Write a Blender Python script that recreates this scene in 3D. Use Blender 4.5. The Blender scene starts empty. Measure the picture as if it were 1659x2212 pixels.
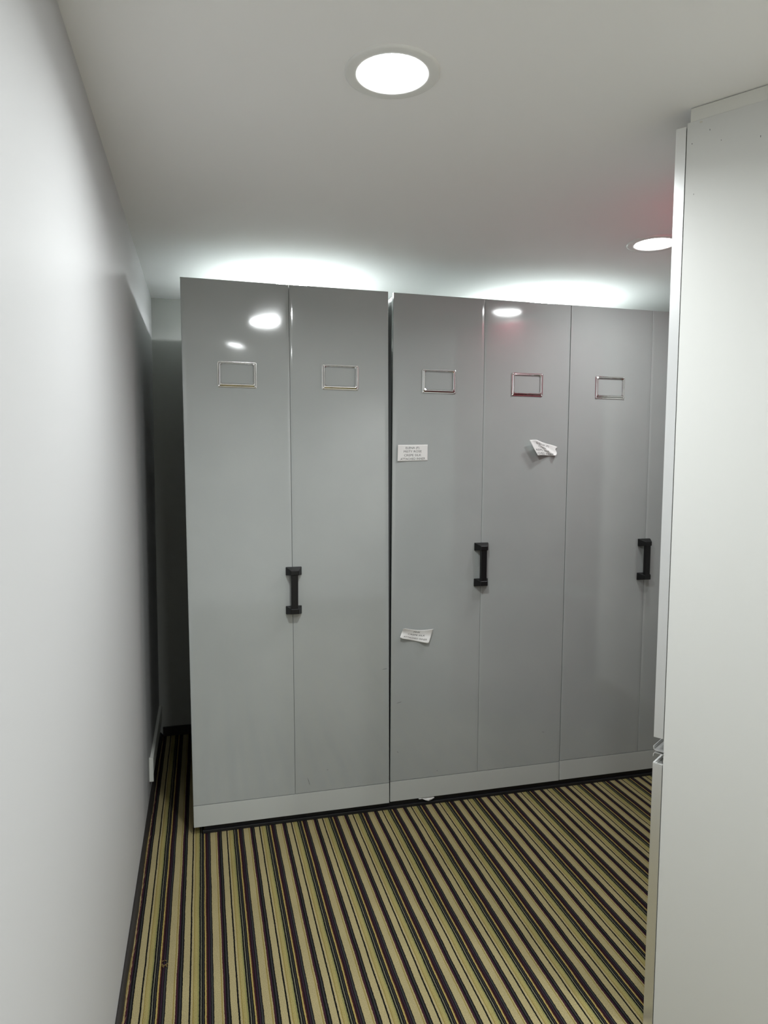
import bpy, bmesh, math, random
from mathutils import Vector, Matrix
random.seed(4)
S = bpy.context.scene
COL = S.collection

# ------------------------------------------------------------------ camera, world, exposure
F_PX, PITCH, ROLL, YAW, CAM_H = 1475.81, 0.07686, 0.00579, -0.26023, 1.48328
cd = bpy.data.cameras.new('camera'); cam = bpy.data.objects.new('camera', cd); COL.objects.link(cam)
fw = Vector((-math.sin(YAW)*math.cos(PITCH), math.cos(YAW)*math.cos(PITCH), -math.sin(PITCH)))
r0 = Vector((math.cos(YAW), math.sin(YAW), 0)); u0 = r0.cross(fw)
rt = math.cos(ROLL)*r0 + math.sin(ROLL)*u0; up = -math.sin(ROLL)*r0 + math.cos(ROLL)*u0
m = Matrix((rt, up, -fw)).transposed().to_4x4(); m.translation = (0, 0, CAM_H)
cam.matrix_world = m
cd.sensor_fit = 'VERTICAL'; cd.sensor_height = 36.0; cd.lens = F_PX/2212*36.0
cd.clip_start = 0.02; cd.clip_end = 50
S.camera = cam
w = bpy.data.worlds.new('world'); S.world = w; w.use_nodes = True
w.node_tree.nodes['Background'].inputs[0].default_value = (0.9, 0.95, 1, 1)
w.node_tree.nodes['Background'].inputs[1].default_value = 0.0
S.view_settings.view_transform = 'Standard'; S.view_settings.look = 'None'
S.view_settings.exposure = 0.34; S.view_settings.gamma = 1.0; S.view_settings.use_curve_mapping = False
LAMP_POWER = 80.0      # radiance of the lit diffusers, all round
LAMP_WATTS = 10.6       # downward beam of each lamp
LAMP_SPREAD = math.radians(160)
LAMP_COLOUR = (0.96, 1.0, 1.005)
try:
    S.cycles.max_bounces = 14; S.cycles.diffuse_bounces = 8; S.cycles.glossy_bounces = 6
    S.cycles.sample_clamp_indirect = 8.0; S.cycles.use_denoising = True
    S.cycles.caustics_reflective = False; S.cycles.caustics_refractive = False
except Exception:
    pass

# ------------------------------------------------------------------ materials
def lin(c):
    return tuple(((v/255)/12.92 if v/255 <= 0.04045 else ((v/255+0.055)/1.055)**2.4) for v in c)
def mat(name, col, rough=0.5, metal=0.0, spec=0.5, emit=0.0):
    mt = bpy.data.materials.new(name); mt.use_nodes = True
    b = mt.node_tree.nodes['Principled BSDF']
    b.inputs['Base Color'].default_value = (*col, 1); b.inputs['Roughness'].default_value = rough
    b.inputs['Metallic'].default_value = metal; b.inputs['Specular IOR Level'].default_value = spec
    if emit:
        b.inputs['Emission Color'].default_value = (*col, 1); b.inputs['Emission Strength'].default_value = emit
    return mt
def node(mt, typ, **kw):
    n = mt.node_tree.nodes.new(typ)
    for k, v in kw.items(): setattr(n, k, v)
    return n
def link(mt, a, b): mt.node_tree.links.new(a, b)
def bsdf(mt): return mt.node_tree.nodes['Principled BSDF']
def add_bump(mt, scale, strength, dist=0.001, detail=2.0, stretch=None):
    tc = node(mt, 'ShaderNodeTexCoord'); nz = node(mt, 'ShaderNodeTexNoise')
    nz.inputs['Scale'].default_value = scale; nz.inputs['Detail'].default_value = detail
    src = tc.outputs['Object']
    if stretch:
        mp = node(mt, 'ShaderNodeMapping'); mp.inputs['Scale'].default_value = stretch
        link(mt, src, mp.inputs['Vector']); src = mp.outputs['Vector']
    link(mt, src, nz.inputs['Vector'])
    bp = node(mt, 'ShaderNodeBump'); bp.inputs['Strength'].default_value = strength; bp.inputs['Distance'].default_value = dist
    link(mt, nz.outputs['Fac'], bp.inputs['Height']); link(mt, bp.outputs['Normal'], bsdf(mt).inputs['Normal'])
    return bp
def vary_colour(mt, c1, c2, scale, detail=3.0, lo=0.35, hi=0.65):
    tc = node(mt, 'ShaderNodeTexCoord'); nz = node(mt, 'ShaderNodeTexNoise')
    nz.inputs['Scale'].default_value = scale; nz.inputs['Detail'].default_value = detail
    link(mt, tc.outputs['Object'], nz.inputs['Vector'])
    rp = node(mt, 'ShaderNodeValToRGB')
    rp.color_ramp.elements[0].position = lo; rp.color_ramp.elements[1].position = hi
    rp.color_ramp.elements[0].color = (*c1, 1); rp.color_ramp.elements[1].color = (*c2, 1)
    link(mt, nz.outputs['Fac'], rp.inputs['Fac']); link(mt, rp.outputs['Color'], bsdf(mt).inputs['Base Color'])

M = {}
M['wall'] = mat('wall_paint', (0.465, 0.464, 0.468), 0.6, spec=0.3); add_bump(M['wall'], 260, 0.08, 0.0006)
M['wall_shaded'] = mat('shaded_wall_paint', (0.42, 0.43, 0.41), 0.6, spec=0.3)  # back wall darkened: shade of the left niche put into the colour
M['ceiling'] = mat('ceiling_paint', (0.90, 0.895, 0.895), 0.75, spec=0.2); add_bump(M['ceiling'], 200, 0.05, 0.0006)
M['grey'] = mat('grey_enamel', (0.345, 0.365, 0.36), 0.075, spec=0.75)
vary_colour(M['grey'], (0.325, 0.343, 0.338), (0.353, 0.371, 0.364), 2.2)
add_bump(M['grey'], 320, 0.055, 0.0004, 1.5, (1, 1, 0.5))
M['kick_lit'] = mat('grey_enamel_kick_lit', (0.44, 0.455, 0.44), 0.18, spec=0.5)  # panel enamel made paler: extra light near the floor put into the colour
M['grey_body'] = mat('grey_body_steel', (0.38, 0.40, 0.39), 0.35, spec=0.5)
M['chrome'] = mat('chrome', (0.86, 0.86, 0.86), 0.09, 1.0)
add_bump(M['chrome'], 90, 0.12, 0.001)
M['black'] = mat('black_plastic', (0.0045, 0.0045, 0.005), 0.42, spec=0.32); add_bump(M['black'], 500, 0.05, 0.0004)
M['track'] = mat('black_rail_steel', (0.008, 0.008, 0.009), 0.5, spec=0.4)
M['paper'] = mat('white_label_paper', (0.72, 0.715, 0.70), 0.5, spec=0.35); add_bump(M['paper'], 120, 0.15, 0.0008)
M['ink'] = mat('grey_black_ink', (0.06, 0.06, 0.06), 0.6, spec=0.2)
M['white_board'] = mat('white_laminate', (0.60, 0.605, 0.588), 0.38, spec=0.45)
M['filler'] = mat('cream_filler_board', (0.66, 0.66, 0.62), 0.5, spec=0.4)
M['alu'] = mat('satin_aluminium', (0.80, 0.81, 0.81), 0.30, 0.85); add_bump(M['alu'], 60, 0.10, 0.0006, 2, (40, 40, 1))
M['red'] = mat('red_gloss_door', (0.17, 0.022, 0.038), 0.5, spec=0.5)
M['trunk'] = mat('white_pvc', (0.74, 0.75, 0.70), 0.45, spec=0.4)
M['skirt'] = mat('dark_rubber', (0.022, 0.019, 0.017), 0.55, spec=0.4)
M['fringe'] = mat('frayed_yarn', (0.20, 0.12, 0.06), 0.9, spec=0.1)
M['snag'] = mat('yellow_yarn', (0.16, 0.11, 0.045), 0.9, spec=0.1)
M['scuff'] = mat('scuff_grey', (0.11, 0.11, 0.11), 0.6, spec=0.2)
M['stain'] = mat('glue_stain', (0.56, 0.545, 0.48), 0.6, spec=0.2)
M['lamp_rim'] = mat('white_lamp_rim', (0.80, 0.80, 0.78), 0.4, spec=0.4)
M['lamp'] = mat('lamp_diffuser', LAMP_COLOUR, 0.5, emit=LAMP_POWER)
M['lamp_dim'] = mat('lamp_diffuser_dim', LAMP_COLOUR, 0.5, emit=LAMP_POWER*0.35)
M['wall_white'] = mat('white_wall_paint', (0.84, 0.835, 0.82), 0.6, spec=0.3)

def carpet_material():
    mt = mat('striped_carpet', (0.3, 0.25, 0.12), 0.95, spec=0.08)
    tc = node(mt, 'ShaderNodeTexCoord'); sp = node(mt, 'ShaderNodeSeparateXYZ')
    link(mt, tc.outputs['Object'], sp.inputs[0])
    # a slow and a fine wander of the yarns
    nz = node(mt, 'ShaderNodeTexNoise'); nz.inputs['Scale'].default_value = 7.0; nz.inputs['Detail'].default_value = 3
    link(mt, tc.outputs['Object'], nz.inputs['Vector'])
    a = node(mt, 'ShaderNodeMath', operation='SUBTRACT'); link(mt, nz.outputs['Fac'], a.inputs[0]); a.inputs[1].default_value = 0.5
    a2 = node(mt, 'ShaderNodeMath', operation='MULTIPLY'); link(mt, a.outputs[0], a2.inputs[0]); a2.inputs[1].default_value = 0.0035
    nf = node(mt, 'ShaderNodeTexNoise'); nf.inputs['Scale'].default_value = 130.0; nf.inputs['Detail'].default_value = 2
    link(mt, tc.outputs['Object'], nf.inputs['Vector'])
    b = node(mt, 'ShaderNodeMath', operation='SUBTRACT'); link(mt, nf.outputs['Fac'], b.inputs[0]); b.inputs[1].default_value = 0.5
    b2 = node(mt, 'ShaderNodeMath', operation='MULTIPLY'); link(mt, b.outputs[0], b2.inputs[0]); b2.inputs[1].default_value = 0.0022
    s1 = node(mt, 'ShaderNodeMath', operation='ADD'); link(mt, sp.outputs['X'], s1.inputs[0]); link(mt, a2.outputs[0], s1.inputs[1])
    s2 = node(mt, 'ShaderNodeMath', operation='ADD'); link(mt, s1.outputs[0], s2.inputs[0]); link(mt, b2.outputs[0], s2.inputs[1])
    s3 = node(mt, 'ShaderNodeMath', operation='SUBTRACT'); link(mt, s2.outputs[0], s3.inputs[0]); s3.inputs[1].default_value = 0.4605 - 0.12843*20
    s4 = node(mt, 'ShaderNodeMath', operation='DIVIDE'); link(mt, s3.outputs[0], s4.inputs[0]); s4.inputs[1].default_value = 0.12843
    s5 = node(mt, 'ShaderNodeMath', operation='FRACT'); link(mt, s4.outputs[0], s5.inputs[0])
    BE=(0.285,0.240,0.125); YE=(0.255,0.215,0.083); OL=(0.205,0.158,0.050); GR=(0.185,0.175,0.068)
    BK=(0.006,0.0055,0.005); GY=(0.030,0.031,0.030); LG=(0.13,0.125,0.085); MA=(0.036,0.009,0.010); PU=(0.026,0.012,0.022); YL=(0.27,0.205,0.068)
    pat = [(0,BK),(.017,BE),(.062,OL),(.085,YE),(.160,GR),(.188,BK),(.224,LG),(.246,BK),(.273,GY),(.290,BK),(.315,YL),
           (.351,MA),(.380,BK),(.400,PU),(.430,BK),(.450,GY),(.482,BK),(.503,BE),(.655,OL),(.682,BE),(.707,MA),(.730,PU),
           (.752,BK),(.788,GY),(.815,BK),(.840,BE),(.982,BK)]
    rp = node(mt, 'ShaderNodeValToRGB'); cr = rp.color_ramp; cr.interpolation = 'CONSTANT'
    cr.elements[0].position = 0; cr.elements[0].color = (*pat[0][1], 1)
    cr.elements[1].position = pat[1][0]; cr.elements[1].color = (*pat[1][1], 1)
    for p_, c_ in pat[2:]:
        e = cr.elements.new(p_); e.color = (*c_, 1)
    link(mt, s5.outputs[0], rp.inputs['Fac'])
    # yarn speckle
    ns = node(mt, 'ShaderNodeTexNoise'); ns.inputs['Scale'].default_value = 420; ns.inputs['Detail'].default_value = 1
    link(mt, tc.outputs['Object'], ns.inputs['Vector'])
    mr = node(mt, 'ShaderNodeMapRange'); mr.inputs['From Min'].default_value = 0.3; mr.inputs['From Max'].default_value = 0.7
    mr.inputs['To Min'].default_value = 0.78; mr.inputs['To Max'].default_value = 1.15
    link(mt, ns.outputs['Fac'], mr.inputs['Value'])
    nw = node(mt, 'ShaderNodeTexNoise'); nw.inputs['Scale'].default_value = 5; nw.inputs['Detail'].default_value = 3
    link(mt, tc.outputs['Object'], nw.inputs['Vector'])
    mw = node(mt, 'ShaderNodeMapRange'); mw.inputs['From Min'].default_value = 0.3; mw.inputs['From Max'].default_value = 0.7
    mw.inputs['To Min'].default_value = 0.92; mw.inputs['To Max'].default_value = 1.06
    link(mt, nw.outputs['Fac'], mw.inputs['Value'])
    mm = node(mt, 'ShaderNodeMath', operation='MULTIPLY'); link(mt, mr.outputs[0], mm.inputs[0]); link(mt, mw.outputs[0], mm.inputs[1])
    mx = node(mt, 'ShaderNodeMix', data_type='RGBA', blend_type='MULTIPLY'); mx.inputs['Factor'].default_value = 1
    link(mt, rp.outputs['Color'], mx.inputs[6]); link(mt, mm.outputs[0], mx.inputs[7])
    link(mt, mx.outputs[2], bsdf(mt).inputs['Base Color'])
    # ribs of the rows of pile plus loops
    k = node(mt, 'ShaderNodeMath', operation='MULTIPLY'); link(mt, s2.outputs[0], k.inputs[0]); k.inputs[1].default_value = 2*math.pi/0.0043
    sn = node(mt, 'ShaderNodeMath', operation='SINE'); link(mt, k.outputs[0], sn.inputs[0])
    ad = node(mt, 'ShaderNodeMath', operation='MULTIPLY_ADD'); link(mt, sn.outputs[0], ad.inputs[0]); ad.inputs[1].default_value = 0.25
    link(mt, ns.outputs['Fac'], ad.inputs[2])
    bp = node(mt, 'ShaderNodeBump'); bp.inputs['Strength'].default_value = 0.5; bp.inputs['Distance'].default_value = 0.0015
    link(mt, ad.outputs[0], bp.inputs['Height']); link(mt, bp.outputs['Normal'], bsdf(mt).inputs['Normal'])
    return mt
M['carpet'] = carpet_material()

# ------------------------------------------------------------------ building helpers
def link_mesh(name, bm, material, parent=None, smooth=False, shear=0.0):
    if shear:
        for v in bm.verts: v.co.x -= shear*v.co.z
    bmesh.ops.recalc_face_normals(bm, faces=bm.faces)
    me = bpy.data.meshes.new(name); bm.to_mesh(me); bm.free()
    me.materials.append(material)
    if smooth:
        for p in me.polygons: p.use_smooth = True
    o = bpy.data.objects.new(name, me); COL.objects.link(o)
    if parent: o.parent = parent
    return o
def box(bm, x0, x1, y0, y1, z0, z1, bev=0.0, seg=2):
    vs = [bm.verts.new((x, y, z)) for x in (x0, x1) for y in (y0, y1) for z in (z0, z1)]
    fs = [(0,1,3,2), (4,6,7,5), (0,4,5,1), (2,3,7,6), (0,2,6,4), (1,5,7,3)]
    faces = [bm.faces.new([vs[i] for i in f]) for f in fs]
    if bev:
        es = list({e for f in faces for e in f.edges})
        bmesh.ops.bevel(bm, geom=es, offset=bev, segments=seg, affect='EDGES', profile=0.5)
    return bm
def boxed(name, dims, material, parent=None, bev=0.0, shear=0.0):
    bm = bmesh.new(); box(bm, *dims, bev=bev); return link_mesh(name, bm, material, parent, shear=shear)
def thing(name, loc, label, cat, group=None):
    o = bpy.data.objects.new(name, None); o.location = loc; o.empty_display_size = 0.05; COL.objects.link(o)
    o['label'] = label; o['category'] = cat
    if group: o['group'] = group
    return o
def tag(o, label, cat, group=None):
    o['label'] = label; o['category'] = cat
    if group: o['group'] = group
    return o
def structure(name, dims, material, bev=0.0):
    o = boxed(name, dims, material, bev=bev); o['kind'] = 'structure'; return o

# ------------------------------------------------------------------ the room
ZC, XL, XR, YB, YF = 2.297, -0.2386, 2.62, 3.74, -1.7
structure('floor', (XL-0.1, XR+0.1, YF-0.1, YB+0.1, -0.06, 0.0), M['carpet'])
structure('ceiling', (XL-0.1, XR+0.1, YF-0.1, YB+0.1, ZC, ZC+0.08), M['ceiling'])
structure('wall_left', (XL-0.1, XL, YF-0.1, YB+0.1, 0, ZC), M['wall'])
structure('wall_back', (XL, XR, YB, YB+0.1, 0, ZC), M['wall_shaded'])
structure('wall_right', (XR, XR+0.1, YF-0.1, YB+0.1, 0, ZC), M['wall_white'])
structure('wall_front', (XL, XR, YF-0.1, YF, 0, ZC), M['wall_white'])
structure('baseboard_back', (XL+0.018, XR, YB-0.012, YB, 0, 0.05), M['skirt'], 0.002)
# dark edging strip along the left wall, slightly wavy on its carpet side, with the frayed carpet edge beside it
bm = bmesh.new(); rows = []
n = 90
for i in range(n+1):
    y = YF + (YB-YF)*i/n
    e = XL + 0.0155 + 0.002*math.sin(y*9.0) + random.uniform(-0.0008, 0.0008)
    rows.append([bm.verts.new(p) for p in ((XL, y, 0.0), (XL, y, 0.021+random.uniform(-.001, .001)), (XL+0.006, y, 0.020), (e-0.003, y, 0.010), (e, y, 0.0))])
for a, b in zip(rows, rows[1:]):
    for k in range(4): bm.faces.new((a[k], a[k+1], b[k+1], b[k]))
bm.faces.new(rows[0]); bm.faces.new(rows[-1])
o = link_mesh('baseboard_left', bm, M['skirt'], smooth=True); o['kind'] = 'structure'
bm = bmesh.new()
y = 0.6
while y < 3.0:
    l = random.uniform(0.008, 0.03); x = XL + 0.0185 + random.uniform(-0.002, 0.002); h = random.uniform(0.001, 0.006)
    a = random.uniform(-0.25, 0.25); wd = 0.0007
    p = [Vector((x-wd, y, 0.001)), Vector((x+wd, y, 0.001)), Vector((x+wd+a*l*.5, y+l*.5, h)), Vector((x-wd+a*l*.5, y+l*.5, h)), Vector((x+a*l, y+l, 0.0012))]
    vv = [bm.verts.new(q) for q in p]
    bm.faces.new((vv[0], vv[1], vv[2], vv[3])); bm.faces.new((vv[3], vv[2], vv[4]))
    y += random.uniform(0.004, 0.02)
fr = link_mesh('frayed_edge', bm, M['fringe'], bpy.data.objects['floor']); fr['kind'] = 'stuff'

# ------------------------------------------------------------------ round ceiling lamps
def ring(bm, prof, n=56):
    loops = []
    for r, z in prof:
        loops.append([bm.verts.new((r*math.cos(2*math.pi*i/n), r*math.sin(2*math.pi*i/n), z)) for i in range(n)])
    for a, b in zip(loops, loops[1:]):
        for i in range(n):
            bm.faces.new((a[i], a[(i+1) % n], b[(i+1) % n], b[i]))
    return loops
def make_lamp(x, y, label, power=1.0, group=None):
    t = thing('downlight', (x, y, ZC), label, 'ceiling light', group)
    bm = bmesh.new()
    lo = ring(bm, [(0.101, 0.0), (0.1005, -0.0030), (0.096, -0.0048), (0.078, -0.0046), (0.0730, -0.0036), (0.0715, -0.0010), (0.0715, 0.0)])
    link_mesh('rim', bm, M['lamp_rim'], t, smooth=True)
    bm = bmesh.new()
    lo = ring(bm, [(0.0716, -0.0010), (0.066, -0.0022), (0.05, -0.0026), (0.025, -0.0028), (0.006, -0.0029)])
    bm.faces.new(lo[-1])
    link_mesh('diffuser', bm, M['lamp'] if power > 0.5 else M['lamp_dim'], t, smooth=True)
    ld = bpy.data.lights.new('lamp_beam', 'AREA'); ld.shape = 'DISK'; ld.size = 0.140
    ld.energy = LAMP_WATTS*power; ld.color = LAMP_COLOUR; ld.spread = LAMP_SPREAD
    lo_ = bpy.data.objects.new('lamp_beam', ld); COL.objects.link(lo_); lo_.parent = t; lo_.location = (0, 0, -0.0050)
    return t
make_lamp(0.400, 1.455, 'large round downlight in the ceiling nearest the camera, lit white')
make_lamp(1.654, 2.285, 'dimmer round downlight half hidden behind the white wardrobe', 0.22)
make_lamp(0.418, 3.262, 'lit downlight peeking over the top of the leftmost grey shelving unit')
make_lamp(1.715, 3.262, 'lit downlight peeking over the top of the middle grey shelving unit')
make_lamp(1.615, 1.90, 'dim downlight hidden above the turned-away front of the white wardrobe', 0.24)
make_lamp(0.305, 0.05, 'lit downlight out of frame above the camera', 0.75)
make_lamp(1.66, 0.53, 'lit downlight out of frame behind the back of the white wardrobe', 1.3)
make_lamp(1.95, -1.0, 'added unseen downlight at the far right behind the camera, brightening the ceiling', 1.25)  # added lamp, never in view, for more bounce light on the ceiling

# ------------------------------------------------------------------ grey mobile shelving units
ZT, ZB, ZJ = 2.15, 0.035, 0.1223
def panel(name, x0, x1, y, z0, z1, parent, shear=0.0, bulge=0.0008, warps=(), r=0.0016, thick=0.022, material=None):
    """sheet-steel panel with rounded vertical edges and a faintly bowed face"""
    g = 0.0004
    x0 += g; x1 -= g
    xs = []
    for k in range(4):
        a = math.pi/2*k/3; xs.append((x0 + r*(1-math.sin(a)), r*(1-math.cos(a))))
    xs = [(x0, thick)] + [(x0 + r - r*math.cos(math.pi/2*k/3), r - r*math.sin(math.pi/2*k/3)) for k in range(4)]
    for k in range(1, 32): xs.append((x0 + r + (x1-x0-2*r)*k/32, 0.0))
    xs += [(x1 - r + r*math.sin(math.pi/2*k/3), r - r*math.cos(math.pi/2*k/3)) for k in range(4)] + [(x1, thick)]
    bm = bmesh.new(); rows = []
    zs = [z0 + (z1-z0)*q/2 for q in range(3)] if z1 < 1 else [z0 + (1.70-z0)*q/14 for q in range(14)] + [1.70 + (z1-1.70)*q/44 for q in range(45)]
    for z in zs:
        t = (z-z0)/(z1-z0); row = []
        for X, d in xs:
            s = (X-x0)/(x1-x0); off = 0.0
            if d < thick:
                off = -bulge*4*s*(1-s)*min(1, 4*t*(1-t)*1.5)
                for wx, wz, fx, fz, sx, sz in warps:          # shallow dents of the sheet: centre, slopes there, sizes
                    gx = math.exp(-((X-wx)/(1.6*sx))**2); gz = math.exp(-((z-wz)/(1.6*sz))**2)
                    off += fz*sz*0.886*math.erf((z-wz)/sz)*gx*gz + fx*sx*0.886*math.erf((X-wx)/sx)*gx*gz
            row.append(bm.verts.new((X, y + d + off, z)))
        rows.append(row)
    for a, b in zip(rows, rows[1:]):
        for k in range(len(xs)-1): bm.faces.new((a[k], a[k+1], b[k+1], b[k]))
        bm.faces.new((a[-1], a[0], b[0], b[-1]))
    caps = [bm.faces.new(rows[0]), bm.faces.new(rows[-1])]
    if shear:
        for v in bm.verts: v.co.x -= shear*v.co.z
    bmesh.ops.recalc_face_normals(bm, faces=bm.faces)
    for f in bm.faces: f.smooth = True
    for f in caps: f.smooth = False
    for f in caps:
        for e in f.edges: e.smooth = False
    me = bpy.data.meshes.new(name); bm.to_mesh(me); bm.free(); me.materials.append(material or M['grey'])
    o = bpy.data.objects.new(name, me); COL.objects.link(o); o.parent = parent
    return o

def frame_mesh():
    """stamped label holder 146 x 97 mm: outer lip, raised sloping rim, chamfered window"""
    W2, H2 = 0.073, 0.0485
    def loop(k, c, y, bm):
        # k = how far in from the outer edge, as a share of the rim (narrow at the top, widest at the bottom)
        l, r_, b, t = -W2+0.0125*k, W2-0.0125*k, -H2+0.0150*k, H2-0.0085*k
        pts = [(l+c, b), (r_-c, b), (r_, b+c), (r_, t-c), (r_-c, t), (l+c, t), (l, t-c), (l, b+c)]
        return [bm.verts.new((px, y, pz)) for px, pz in pts]
    bm = bmesh.new()
    L = [loop(0, 0.003, 0.0, bm), loop(0, 0.003, -0.0016, bm), loop(0.08, 0.003, -0.0020, bm), loop(0.26, 0.003, -0.0020, bm),
         loop(0.34, 0.003, -0.0030, bm), loop(0.62, 0.0035, -0.0056, bm), loop(0.74, 0.004, -0.0058, bm),
         loop(0.92, 0.005, -0.0040, bm), loop(1.0, 0.0055, -0.0022, bm), loop(1.0, 0.0055, 0.0, bm)]
    for a, b in zip(L, L[1:]):
        for i in range(8): bm.faces.new((a[i], a[(i+1) % 8], b[(i+1) % 8], b[i]))
    return bm
def rivet_mesh():
    bm = bmesh.new()
    lo = ring(bm, [(0.0034, 0.0), (0.0032, 0.0014), (0.0022, 0.0026), (0.0009, 0.0030)], 12); bm.faces.new(lo[-1])
    bmesh.ops.rotate(bm, verts=bm.verts, matrix=Matrix.Rotation(math.pi/2, 3, 'X'))
    return bm
def make_label_holder(parent, x, z, y, sx=0.0, rot=0.0):
    f = link_mesh('label_holder', frame_mesh(), M['chrome'], parent)
    f.location = (x, y, z); f.rotation_euler = (0, rot, 0)
    f['label'] = 'chrome label frame, empty'
    for ax in (-1, 1):
        for az in (-1, 1):
            rv = link_mesh('rivet', rivet_mesh(), M['chrome'], f, smooth=True)
            rv.location = (ax*0.0680, -0.0024, az*0.0440)
    return f
def make_handle(parent, x, zlo, zhi, y):
    """black pull: two wedge-shaped mounts joined by a flat grip"""
    h = bmesh.new(); box(h, -0.0135, 0.0135, -0.036, -0.020, 0.022, (zhi-zlo)-0.022, 0.0025, 2)
    hd = link_mesh('handle', h, M['black'], parent); hd.location = (x, y, zlo); hd['label'] = 'black pull handle'
    for base, flip in ((0.0, 1), (zhi-zlo, -1)):
        bm = bmesh.new()
        # lower mount: bottom nearly level, top sloping in towards the front; upper mount: top sloping down
        if flip == 1: zb = (0.0, 0.033, 0.006, 0.026)
        else: zb = (-0.033, 0.0, -0.029, -0.011)
        wv, fvw = 0.0315, 0.0155
        back = [bm.verts.new(p) for p in ((-wv, 0, zb[0]), (wv, 0, zb[0]), (wv, 0, zb[1]), (-wv, 0, zb[1]))]
        mid = [bm.verts.new(p) for p in ((-wv, -0.006, zb[0]), (wv, -0.006, zb[0]), (wv, -0.006, zb[1]-.001), (-wv, -0.006, zb[1]-.001))]
        front = [bm.verts.new(p) for p in ((-fvw, -0.039, zb[2]), (fvw, -0.039, zb[2]), (fvw, -0.039, zb[3]), (-fvw, -0.039, zb[3]))]
        for a, b in ((back, mid), (mid, front)):
            for i in range(4): bm.faces.new((a[i], a[(i+1) % 4], b[(i+1) % 4], b[i]))
        bm.faces.new(back); bm.faces.new(front)
        bmesh.ops.recalc_face_normals(bm, faces=bm.faces)
        bmesh.ops.bevel(bm, geom=list(bm.edges), offset=0.0014, segments=1, affect='EDGES')
        mo = link_mesh('handle_mount', bm, M['black'], hd); mo.location = (0, 0, base)
    return hd
def scuffs(panel_obj, y, marks, wd=0.0011):
    for (x0, z0), (x1, z1) in marks:
        a, b = Vector((x0, z0)), Vector((x1, z1)); d = (b-a); L = max(d.length, 0.002); d = d.normalized(); nrm = Vector((-d.y, d.x))*wd
        bm = bmesh.new()
        pts = [a, a + d*L*0.35 + nrm, b - d*L*0.2 + nrm*0.8, b, b - d*L*0.25 - nrm*0.8, a + d*L*0.3 - nrm*0.6]
        f = [bm.verts.new((p.x, y-0.0003, p.y)) for p in pts]; k = [bm.verts.new((p.x, y+0.0012, p.y)) for p in pts]
        bm.faces.new(f); bm.faces.new(k)
        for i in range(6): bm.faces.new((f[i], f[(i+1) % 6], k[(i+1) % 6], k[i]))
        link_mesh('scuff_mark', bm, M['scuff'], panel_obj)

def shelving_unit(label, xl, xs, xr, y, shear=0.0, dz=0.0, bulge=(0.0008, 0.0008), warps=((), ()), group='grey mobile shelving units'):
    t = thing('mobile_shelving_unit', (0, 0, 0), label, 'shelving unit', group)
    pl = panel('end_panel', xl, xs, y, ZJ+dz+0.0012, ZT, t, shear, bulge[0], warps[0]); pl['label'] = 'left half of the grey end panel'
    pr = panel('end_panel', xs, xr, y, ZJ+dz+0.0012, ZT, t, shear, bulge[1], warps[1]); pr['label'] = 'right half of the grey end panel'
    kp = panel('kick_panel', xl, xr, y-0.001, ZB+dz*0.5, ZJ+dz-0.0012, t, shear, 0.0004, (), material=M['kick_lit'])
    boxed('body', (xl+0.004, xr-0.004, y+0.027, y+0.93, ZB, ZT-0.006), M['grey_body'], t, 0.004, shear)
    boxed('panel_backing', (xl+0.010, xr-0.010, y+0.021, y+0.028, ZB+0.005, ZT-0.02), M['track'], t, 0, shear)
    return t, pl, pr
Y1, Y2, Y3 = 2.6865, 2.6938, 2.6922
SH = 0.00854
u1, p1, p2 = shelving_unit('leftmost grey steel mobile shelving unit, leaning slightly away from its neighbour', -0.0511, 0.3496, 0.7463, Y1, SH, warps=(((0.235, 2.001, 0.0, 0.0185, 0.22, 0.10), (0.235, 2.001, 0.020, 0.0, 0.25, 0.10),), ()))
u2, p3, p4 = shelving_unit('middle grey steel shelving unit with three paper labels stuck on it', 0.7508, 1.1477, 1.5465, Y2, warps=((), ((1.257, 2.102, -0.007, 0.006, 0.06, 0.06),)))
u3, p5, p6 = shelving_unit('rightmost grey steel shelving unit, partly hidden by the white wardrobe', 1.5475, 1.9532, 2.352, Y3, dz=0.004)
make_label_holder(u1, 0.134, 1.801, Y1-0.0018)
make_label_holder(u1, 0.5325, 1.805, Y1-0.0018)
make_label_holder(u2, 0.948, 1.804, Y2-0.0018)
make_label_holder(u2, 1.3455, 1.804, Y2-0.0018)
make_label_holder(u3, 1.745, 1.804, Y3-0.0018)
make_label_holder(u3, 2.15, 1.804, Y3-0.0018)
make_handle(u1, 0.3455, 0.868, 1.057, Y1)
make_handle(u2, 1.1470, 0.945, 1.132, Y2)
make_handle(u3, 1.9450, 0.941, 1.130, Y3)
scuffs(p1, Y1, [((0.182, .796), (0.196, .799)), ((0.04, .318), (0.049, .325))], 0.0007)
scuffs(p2, Y1, [((0.398, .187), (0.409, .151)), ((0.71, .612), (0.734, .616)), ((0.585, .363), (0.614, .37)), ((0.478, .209), (0.484, .209))], 0.0010)
scuffs(p3, Y2, [((0.779, .251), (0.787, .246)), ((0.958, .147), (0.964, .146)), ((0.775, .46), (0.80, .466))], 0.0010)
scuffs(p4, Y2, [((1.454, .27), (1.468, .267)), ((1.354, .566), (1.358, .523))], 0.0008)
# black floor track under the units
t = thing('floor_track', (0, 0, 0), 'black steel floor track running under the grey shelving units', 'floor track')
boxed('rail', (-0.010, 2.36, 2.704, 3.62, 0.0, ZB), M['track'], t)
boxed('rail_lip', (-0.018, 2.37, 2.694, 2.704, 0.0, 0.013), M['track'], t, 0.002)

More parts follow.
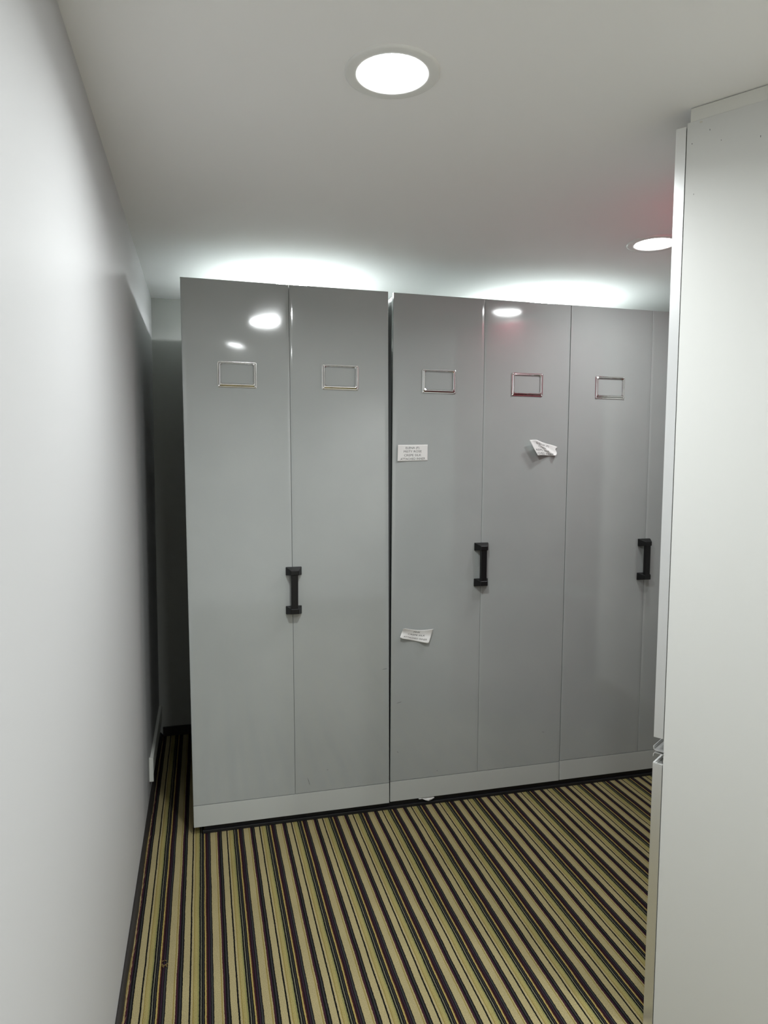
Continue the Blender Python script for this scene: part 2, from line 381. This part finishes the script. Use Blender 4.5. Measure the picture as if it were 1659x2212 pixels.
# ------------------------------------------------------------------ printed paper labels
_dg = None
def text_mesh(body, size):
    cu = bpy.data.curves.new('text_source', 'FONT'); cu.body = body; cu.size = size; cu.align_x = 'CENTER'; cu.resolution_u = 3
    ob = bpy.data.objects.new('text_source', cu); COL.objects.link(ob)
    dg = bpy.context.evaluated_depsgraph_get(); dg.update()
    me = bpy.data.meshes.new_from_object(ob.evaluated_get(dg))
    bm = bmesh.new(); bm.from_mesh(me)
    bpy.data.objects.remove(ob); bpy.data.curves.remove(cu); bpy.data.meshes.remove(me)
    bmesh.ops.triangulate(bm, faces=bm.faces)
    return bm
def paper_label(surf, lines, label, w=0.133, h=0.067, nx=26, ny=14, thick=0.00025):
    """surf(s,t)->Vector on the sheet's back; lines = (text, centre s, baseline t, cap width in s)"""
    bm = bmesh.new(); fr, bk = [], []
    def nrm(s, t):
        e = 0.004
        a = surf(min(s+e, 1), t)-surf(max(s-e, 0), t); b = surf(s, min(t+e, 1))-surf(s, max(t-e, 0))
        n = a.cross(b); return n.normalized() if n.length else Vector((0, -1, 0))
    for j in range(ny+1):
        rf, rb = [], []
        for i in range(nx+1):
            s, t = i/nx, j/ny; p = surf(s, t); n = nrm(s, t)
            rb.append(bm.verts.new(p)); rf.append(bm.verts.new(p + n*thick))
        fr.append(rf); bk.append(rb)
    for j in range(ny):
        for i in range(nx):
            bm.faces.new((fr[j][i], fr[j][i+1], fr[j+1][i+1], fr[j+1][i])); bm.faces.new((bk[j][i], bk[j+1][i], bk[j+1][i+1], bk[j][i+1]))
    for i in range(nx):
        bm.faces.new((fr[0][i], bk[0][i], bk[0][i+1], fr[0][i+1])); bm.faces.new((fr[ny][i], fr[ny][i+1], bk[ny][i+1], bk[ny][i]))
    for j in range(ny):
        bm.faces.new((fr[j][0], fr[j+1][0], bk[j+1][0], bk[j][0])); bm.faces.new((fr[j][nx], bk[j][nx], bk[j+1][nx], fr[j+1][nx]))
    o = tag(link_mesh('garment_label', bm, M['paper'], smooth=True), label, 'label', 'paper labels stuck on the grey panels')
    for body, cs, bt, ws in lines:
        tb = text_mesh(body, 1.0)
        xs = [v.co.x for v in tb.verts]; zs = [v.co.y for v in tb.verts]
        x0, x1 = min(xs), max(xs); zmax = 0.70
        hcap = 0.132
        for v in tb.verts:
            s = cs + ((v.co.x-x0)/(x1-x0)-0.5)*ws; tt = bt + v.co.y/zmax*hcap
            s = min(max(s, 0.0), 1.0); tt = min(max(tt, 0.0), 1.0)
            v.co = surf(s, tt) + nrm(s, tt)*(thick+0.00025)
        link_mesh('printed_text', tb, M['ink'], o)
    return o
YS = Y2 - 0.0022
def s1(s, t):
    x = 0.7690 + 0.1325*s; z = 1.4752 + 0.0040*s + 0.0672*t - 0.0012*s*t
    l = max(0.0, 0.45-s)/0.45
    return Vector((x + 0.002*l*l, YS - 0.0004 - 0.0105*l*l*(0.35+0.65*t) - 0.0010*math.sin(s*9)*max(0, t-.6), z))
paper_label(s1, [('ELENA (F)', 0.503, 0.745, 0.445), ('MISTY ROSE', 0.508, 0.525, 0.585), ('CREPE SILK', 0.510, 0.295, 0.560), ('ATTACHED INNER', 0.512, 0.075, 0.815)],
            'flat white label reading ELENA MISTY ROSE beside the black gap, below the chrome frame')
def seat(x, lift, z):
    k = (YS-lift)/YS
    return Vector((x*k, YS-lift, CAM_H + (z-CAM_H)*k))
def s2(s, t):
    xl = 1.403 - 0.028*t - 0.013*t*t + 0.004*math.sin(math.pi*t)*-1
    xr = 1.490 + 0.004*math.sin(t*6) + (0.008*max(0, t-0.7)/0.3)
    zt = 1.570 - 0.040*max(0, s-0.26) + 0.0012*math.sin(s*9)
    zb = 1.504 + 0.001*math.sin(s*7)
    x = xl + (xr-xl)*s; z = zb + (zt-zb)*t
    l = max(0.0, 0.75-s)/0.75; c = max(0, s-0.72)/0.28
    cr = 0.0075*math.exp(-((s+0.62*t-0.88)/0.15)**2)
    return seat(x, 0.0012 + 0.028*l**1.6 + 0.006*c*c*(1-t) + cr + 0.003*(1-t)*math.sin(s*5)**2, z)
paper_label(s2, [('ELENA (F)', 0.46, 0.74, 0.50), ('CYAN', 0.40, 0.52, 0.31), ('REPE SILK', 0.37, 0.295, 0.60), ('CHED INNER', 0.45, 0.07, 0.80)],
            'torn curling white label reading CYAN, peeling off the right half of the middle unit')
def s3(s, t):
    bl, br, tl, tr = Vector((0.789, 0.739)), Vector((0.916, 0.708)), Vector((0.802, 0.782)), Vector((0.936, 0.770))
    p = (bl*(1-s)+br*s)*(1-t) + (tl*(1-s)+tr*s)*t
    p.y -= 0.007*math.sin(math.pi*min(1, max(0, s)))*t
    if s < 0.08: p.y += 0.004*(1-s/0.08)*(0.5-t)*2; 
    if s > 0.94: p.y += 0.003*((s-0.94)/0.06)*(1-t)
    arch = 1-t
    return seat(p.x, 0.001 + 0.014*arch*(0.55+0.45*math.cos(2*math.pi*s)) + 0.017*max(0, (t-0.5)/0.5)**1.6*(0.65+0.35*math.cos(5*s+0.5)), p.y)
paper_label(s3, [('PINK', 0.48, 0.74, 0.22), ('CREPE SILK', 0.50, 0.47, 0.58), ('ATTACHED INNER', 0.50, 0.17, 0.80)],
            'crumpled tilted white label reading PINK CREPE SILK, low on the middle unit')

# scrap of paper poking out under the middle unit
bm = bmesh.new()
top = [(0.876, .0348), (0.893, .0346), (0.910, .0345), (0.925, .0344), (0.940, .0342), (0.949, .0340)]
bot = [(0.879, .0320), (0.895, .0295), (0.911, .0215), (0.922, .0190), (0.935, .0195), (0.949, .0290)]
rows = []
for k, pts in enumerate((top, [((a[0]+b[0])/2, (a[1]+b[1])/2) for a, b in zip(top, bot)], bot)):
    rows.append([(bm.verts.new((x, 2.703 - 0.006*k - 0.003*math.sin(i*2.1+k), z)), bm.verts.new((x, 2.7042 - 0.006*k - 0.003*math.sin(i*2.1+k), z))) for i, (x, z) in enumerate(pts)])
for a, b in zip(rows, rows[1:]):
    for i in range(5):
        for s_ in (0, 1): bm.faces.new((a[i][s_], a[i+1][s_], b[i+1][s_], b[i][s_]))
for r_ in (rows[0], rows[-1]):
    for i in range(5): bm.faces.new((r_[i][0], r_[i+1][0], r_[i+1][1], r_[i][1]))
for a, b in zip(rows, rows[1:]):
    for i in (0, 5): bm.faces.new((a[i][0], b[i][0], b[i][1], a[i][1]))
tag(link_mesh('paper_scrap', bm, M['paper'], smooth=True), 'crumpled scrap of white paper poking out under the middle shelving unit', 'paper')

# ------------------------------------------------------------------ white wardrobe on the right, turned about 34 degrees
wd = thing('wardrobe', (1.0988, 1.4133, 0), 'tall white wardrobe at the right with red doors turned away', 'wardrobe')
wd.rotation_euler = (0, 0, math.atan2(0.56468, 0.82531))
# local axes: +x along the door front (away to the right), -y = into the depth towards the camera, +y = out of the doors
WW, WD, CT = 1.20, 0.60, 2.264
boxed('side_panel', (0.0, 0.018, -WD, 0.0, 0.0, CT), M['white_board'], wd, 0.0008)
boxed('side_panel', (WW-0.018, WW, -WD, 0.0, 0.0, CT), M['white_board'], wd, 0.0008)
boxed('back_panel', (0.018, WW-0.018, -WD, -WD+0.008, 0.0, CT), M['white_board'], wd)
boxed('top_panel', (0.018, WW-0.018, -WD+0.008, -0.001, CT-0.018, CT), M['white_board'], wd)
boxed('bottom_panel', (0.018, WW-0.018, -WD+0.008, -0.001, 0.07, 0.088), M['white_board'], wd)
boxed('front_rail', (0.018, WW-0.018, -0.020, -0.003, 0.70, 0.82), M['filler'], wd)
boxed('ceiling_filler', (0.002, WW-0.002, -WD, -0.006, CT, ZC-0.0022), M['filler'], wd, 0.0006)
for k in range(3):
    a = 0.0006 + k*WW/3; b = (k+1)*WW/3 - 0.0006
    cm = M['white_board'] if k == 0 else M['red']
    for z0, z1 in ((0.794, 2.257), (0.008, 0.727)):
        d = boxed('door', (a+0.001, b-0.001, 0.0020, 0.0232, z0+0.001, z1-0.001), cm, wd, 0.0006)
        if k: d['label'] = 'red gloss door'
        if k == 0:
            boxed('edge_strip', (a-0.0006, a+0.001, 0.0018, 0.0250, z0, z1), M['alu'], d, 0.0002)
            boxed('edge_strip', (a+0.001, b-0.001, 0.0150, 0.0250, z1-0.001, z1+0.0012), M['alu'] if z1 > 1 else M['white_board'], d)
def gola(zs, flip):
    """bent aluminium pull profile: web with a curled front lip"""
    pts = [(-0.002, 0.0), (0.019, 0.0), (0.0225, 0.0012), (0.0245, 0.004), (0.0250, 0.0105)]
    th = 0.0014
    bm = bmesh.new(); sec = []
    outer = pts; inner = [(-0.002, th), (0.0185, th), (0.0212, 0.0022), (0.0230, 0.0048), (0.0236, 0.0105)]
    loop = outer + inner[::-1]
    A = [bm.verts.new((-0.001, u, zs + flip*z)) for u, z in loop]; B = [bm.verts.new((WW, u, zs + flip*z)) for u, z in loop]
    nL = len(loop)
    for i in range(nL): bm.faces.new((A[i], A[(i+1) % nL], B[(i+1) % nL], B[i]))
    for i in range(len(outer)-1):
        bm.faces.new((A[i], A[i+1], A[nL-2-i], A[nL-1-i])); bm.faces.new((B[i], B[i+1], B[nL-2-i], B[nL-1-i]))
    return bm
link_mesh('pull_profile', gola(0.7605, 1), M['alu'], wd); link_mesh('pull_profile', gola(0.7555, -1), M['alu'], wd)
sp = bpy.data.objects['side_panel']
# marks on the side panel: old glue and chips near the top
for (yy, zz, sx, sz, mm_) in ((-0.030, 2.258, .006, .004, 'stain'), (-0.050, 2.235, .001, .004, 'scuff'), (-0.012, 2.215, .0012, .003, 'scuff'),
                              (-0.075, 2.205, .001, .003, 'scuff'), (-0.155, 2.19, .001, .005, 'scuff'), (-0.02, 2.10, .0008, .003, 'scuff'), (-0.19, 1.94, .0008, .010, 'scuff')):
    bm = bmesh.new(); k = 8; sx *= 0.7; sz *= 0.6
    f = [bm.verts.new((-0.0002, yy + sx*math.cos(2*math.pi*i/k)*random.uniform(.7, 1.2), zz + sz*math.sin(2*math.pi*i/k)*random.uniform(.7, 1.2))) for i in range(k)]
    g = [bm.verts.new((0.0006, v.co.y, v.co.z)) for v in f]
    bm.faces.new(f); bm.faces.new(g)
    for i in range(k): bm.faces.new((f[i], f[(i+1) % k], g[(i+1) % k], g[i]))
    link_mesh('mark', bm, M[mm_], sp)

# ------------------------------------------------------------------ cable trunking at the foot of the left wall
tk = thing('cable_trunking', (XL, 3.03, 0), 'white plastic cable trunking on the left wall behind the shelving, cut end showing', 'trunking')
bm = bmesh.new(); box(bm, 0.0, 0.014, 0.0, 0.70, 0.095, 0.172, 0.0012, 1); link_mesh('cover', bm, M['trunk'], tk)
bm = bmesh.new(); box(bm, 0.0, 0.017, -0.010, 0.004, 0.085, 0.190, 0.0012, 1); link_mesh('end_piece', bm, M['trunk'], tk)

# ------------------------------------------------------------------ snagged loops of yarn in the carpet near the left wall
bm = bmesh.new()
for k in range(9):
    cx = -0.126 + random.uniform(-0.009, 0.009); cy = 2.0 + random.uniform(-0.016, 0.016)
    a = random.uniform(0, math.pi); r1 = random.uniform(0.002, 0.0045); prev = None
    for q in range(9):
        th = math.pi*q/8; p = Vector((cx + r1*math.cos(th)*math.cos(a), cy + r1*math.cos(th)*math.sin(a), 0.0008 + 0.0035*math.sin(th)))
        u = Vector((-math.sin(a), math.cos(a), 0))*0.0012; v = Vector((0, 0, 0.0012))
        lp = [bm.verts.new(p+u), bm.verts.new(p+v), bm.verts.new(p-u), bm.verts.new(p-v)]
        if prev:
            for i in range(4): bm.faces.new((prev[i], prev[(i+1) % 4], lp[(i+1) % 4], lp[i]))
        else: bm.faces.new(lp)
        prev = lp
    bm.faces.new(prev)
tf = link_mesh('snagged_loops', bm, M['snag'], bpy.data.objects['floor'], smooth=True); tf['kind'] = 'stuff'
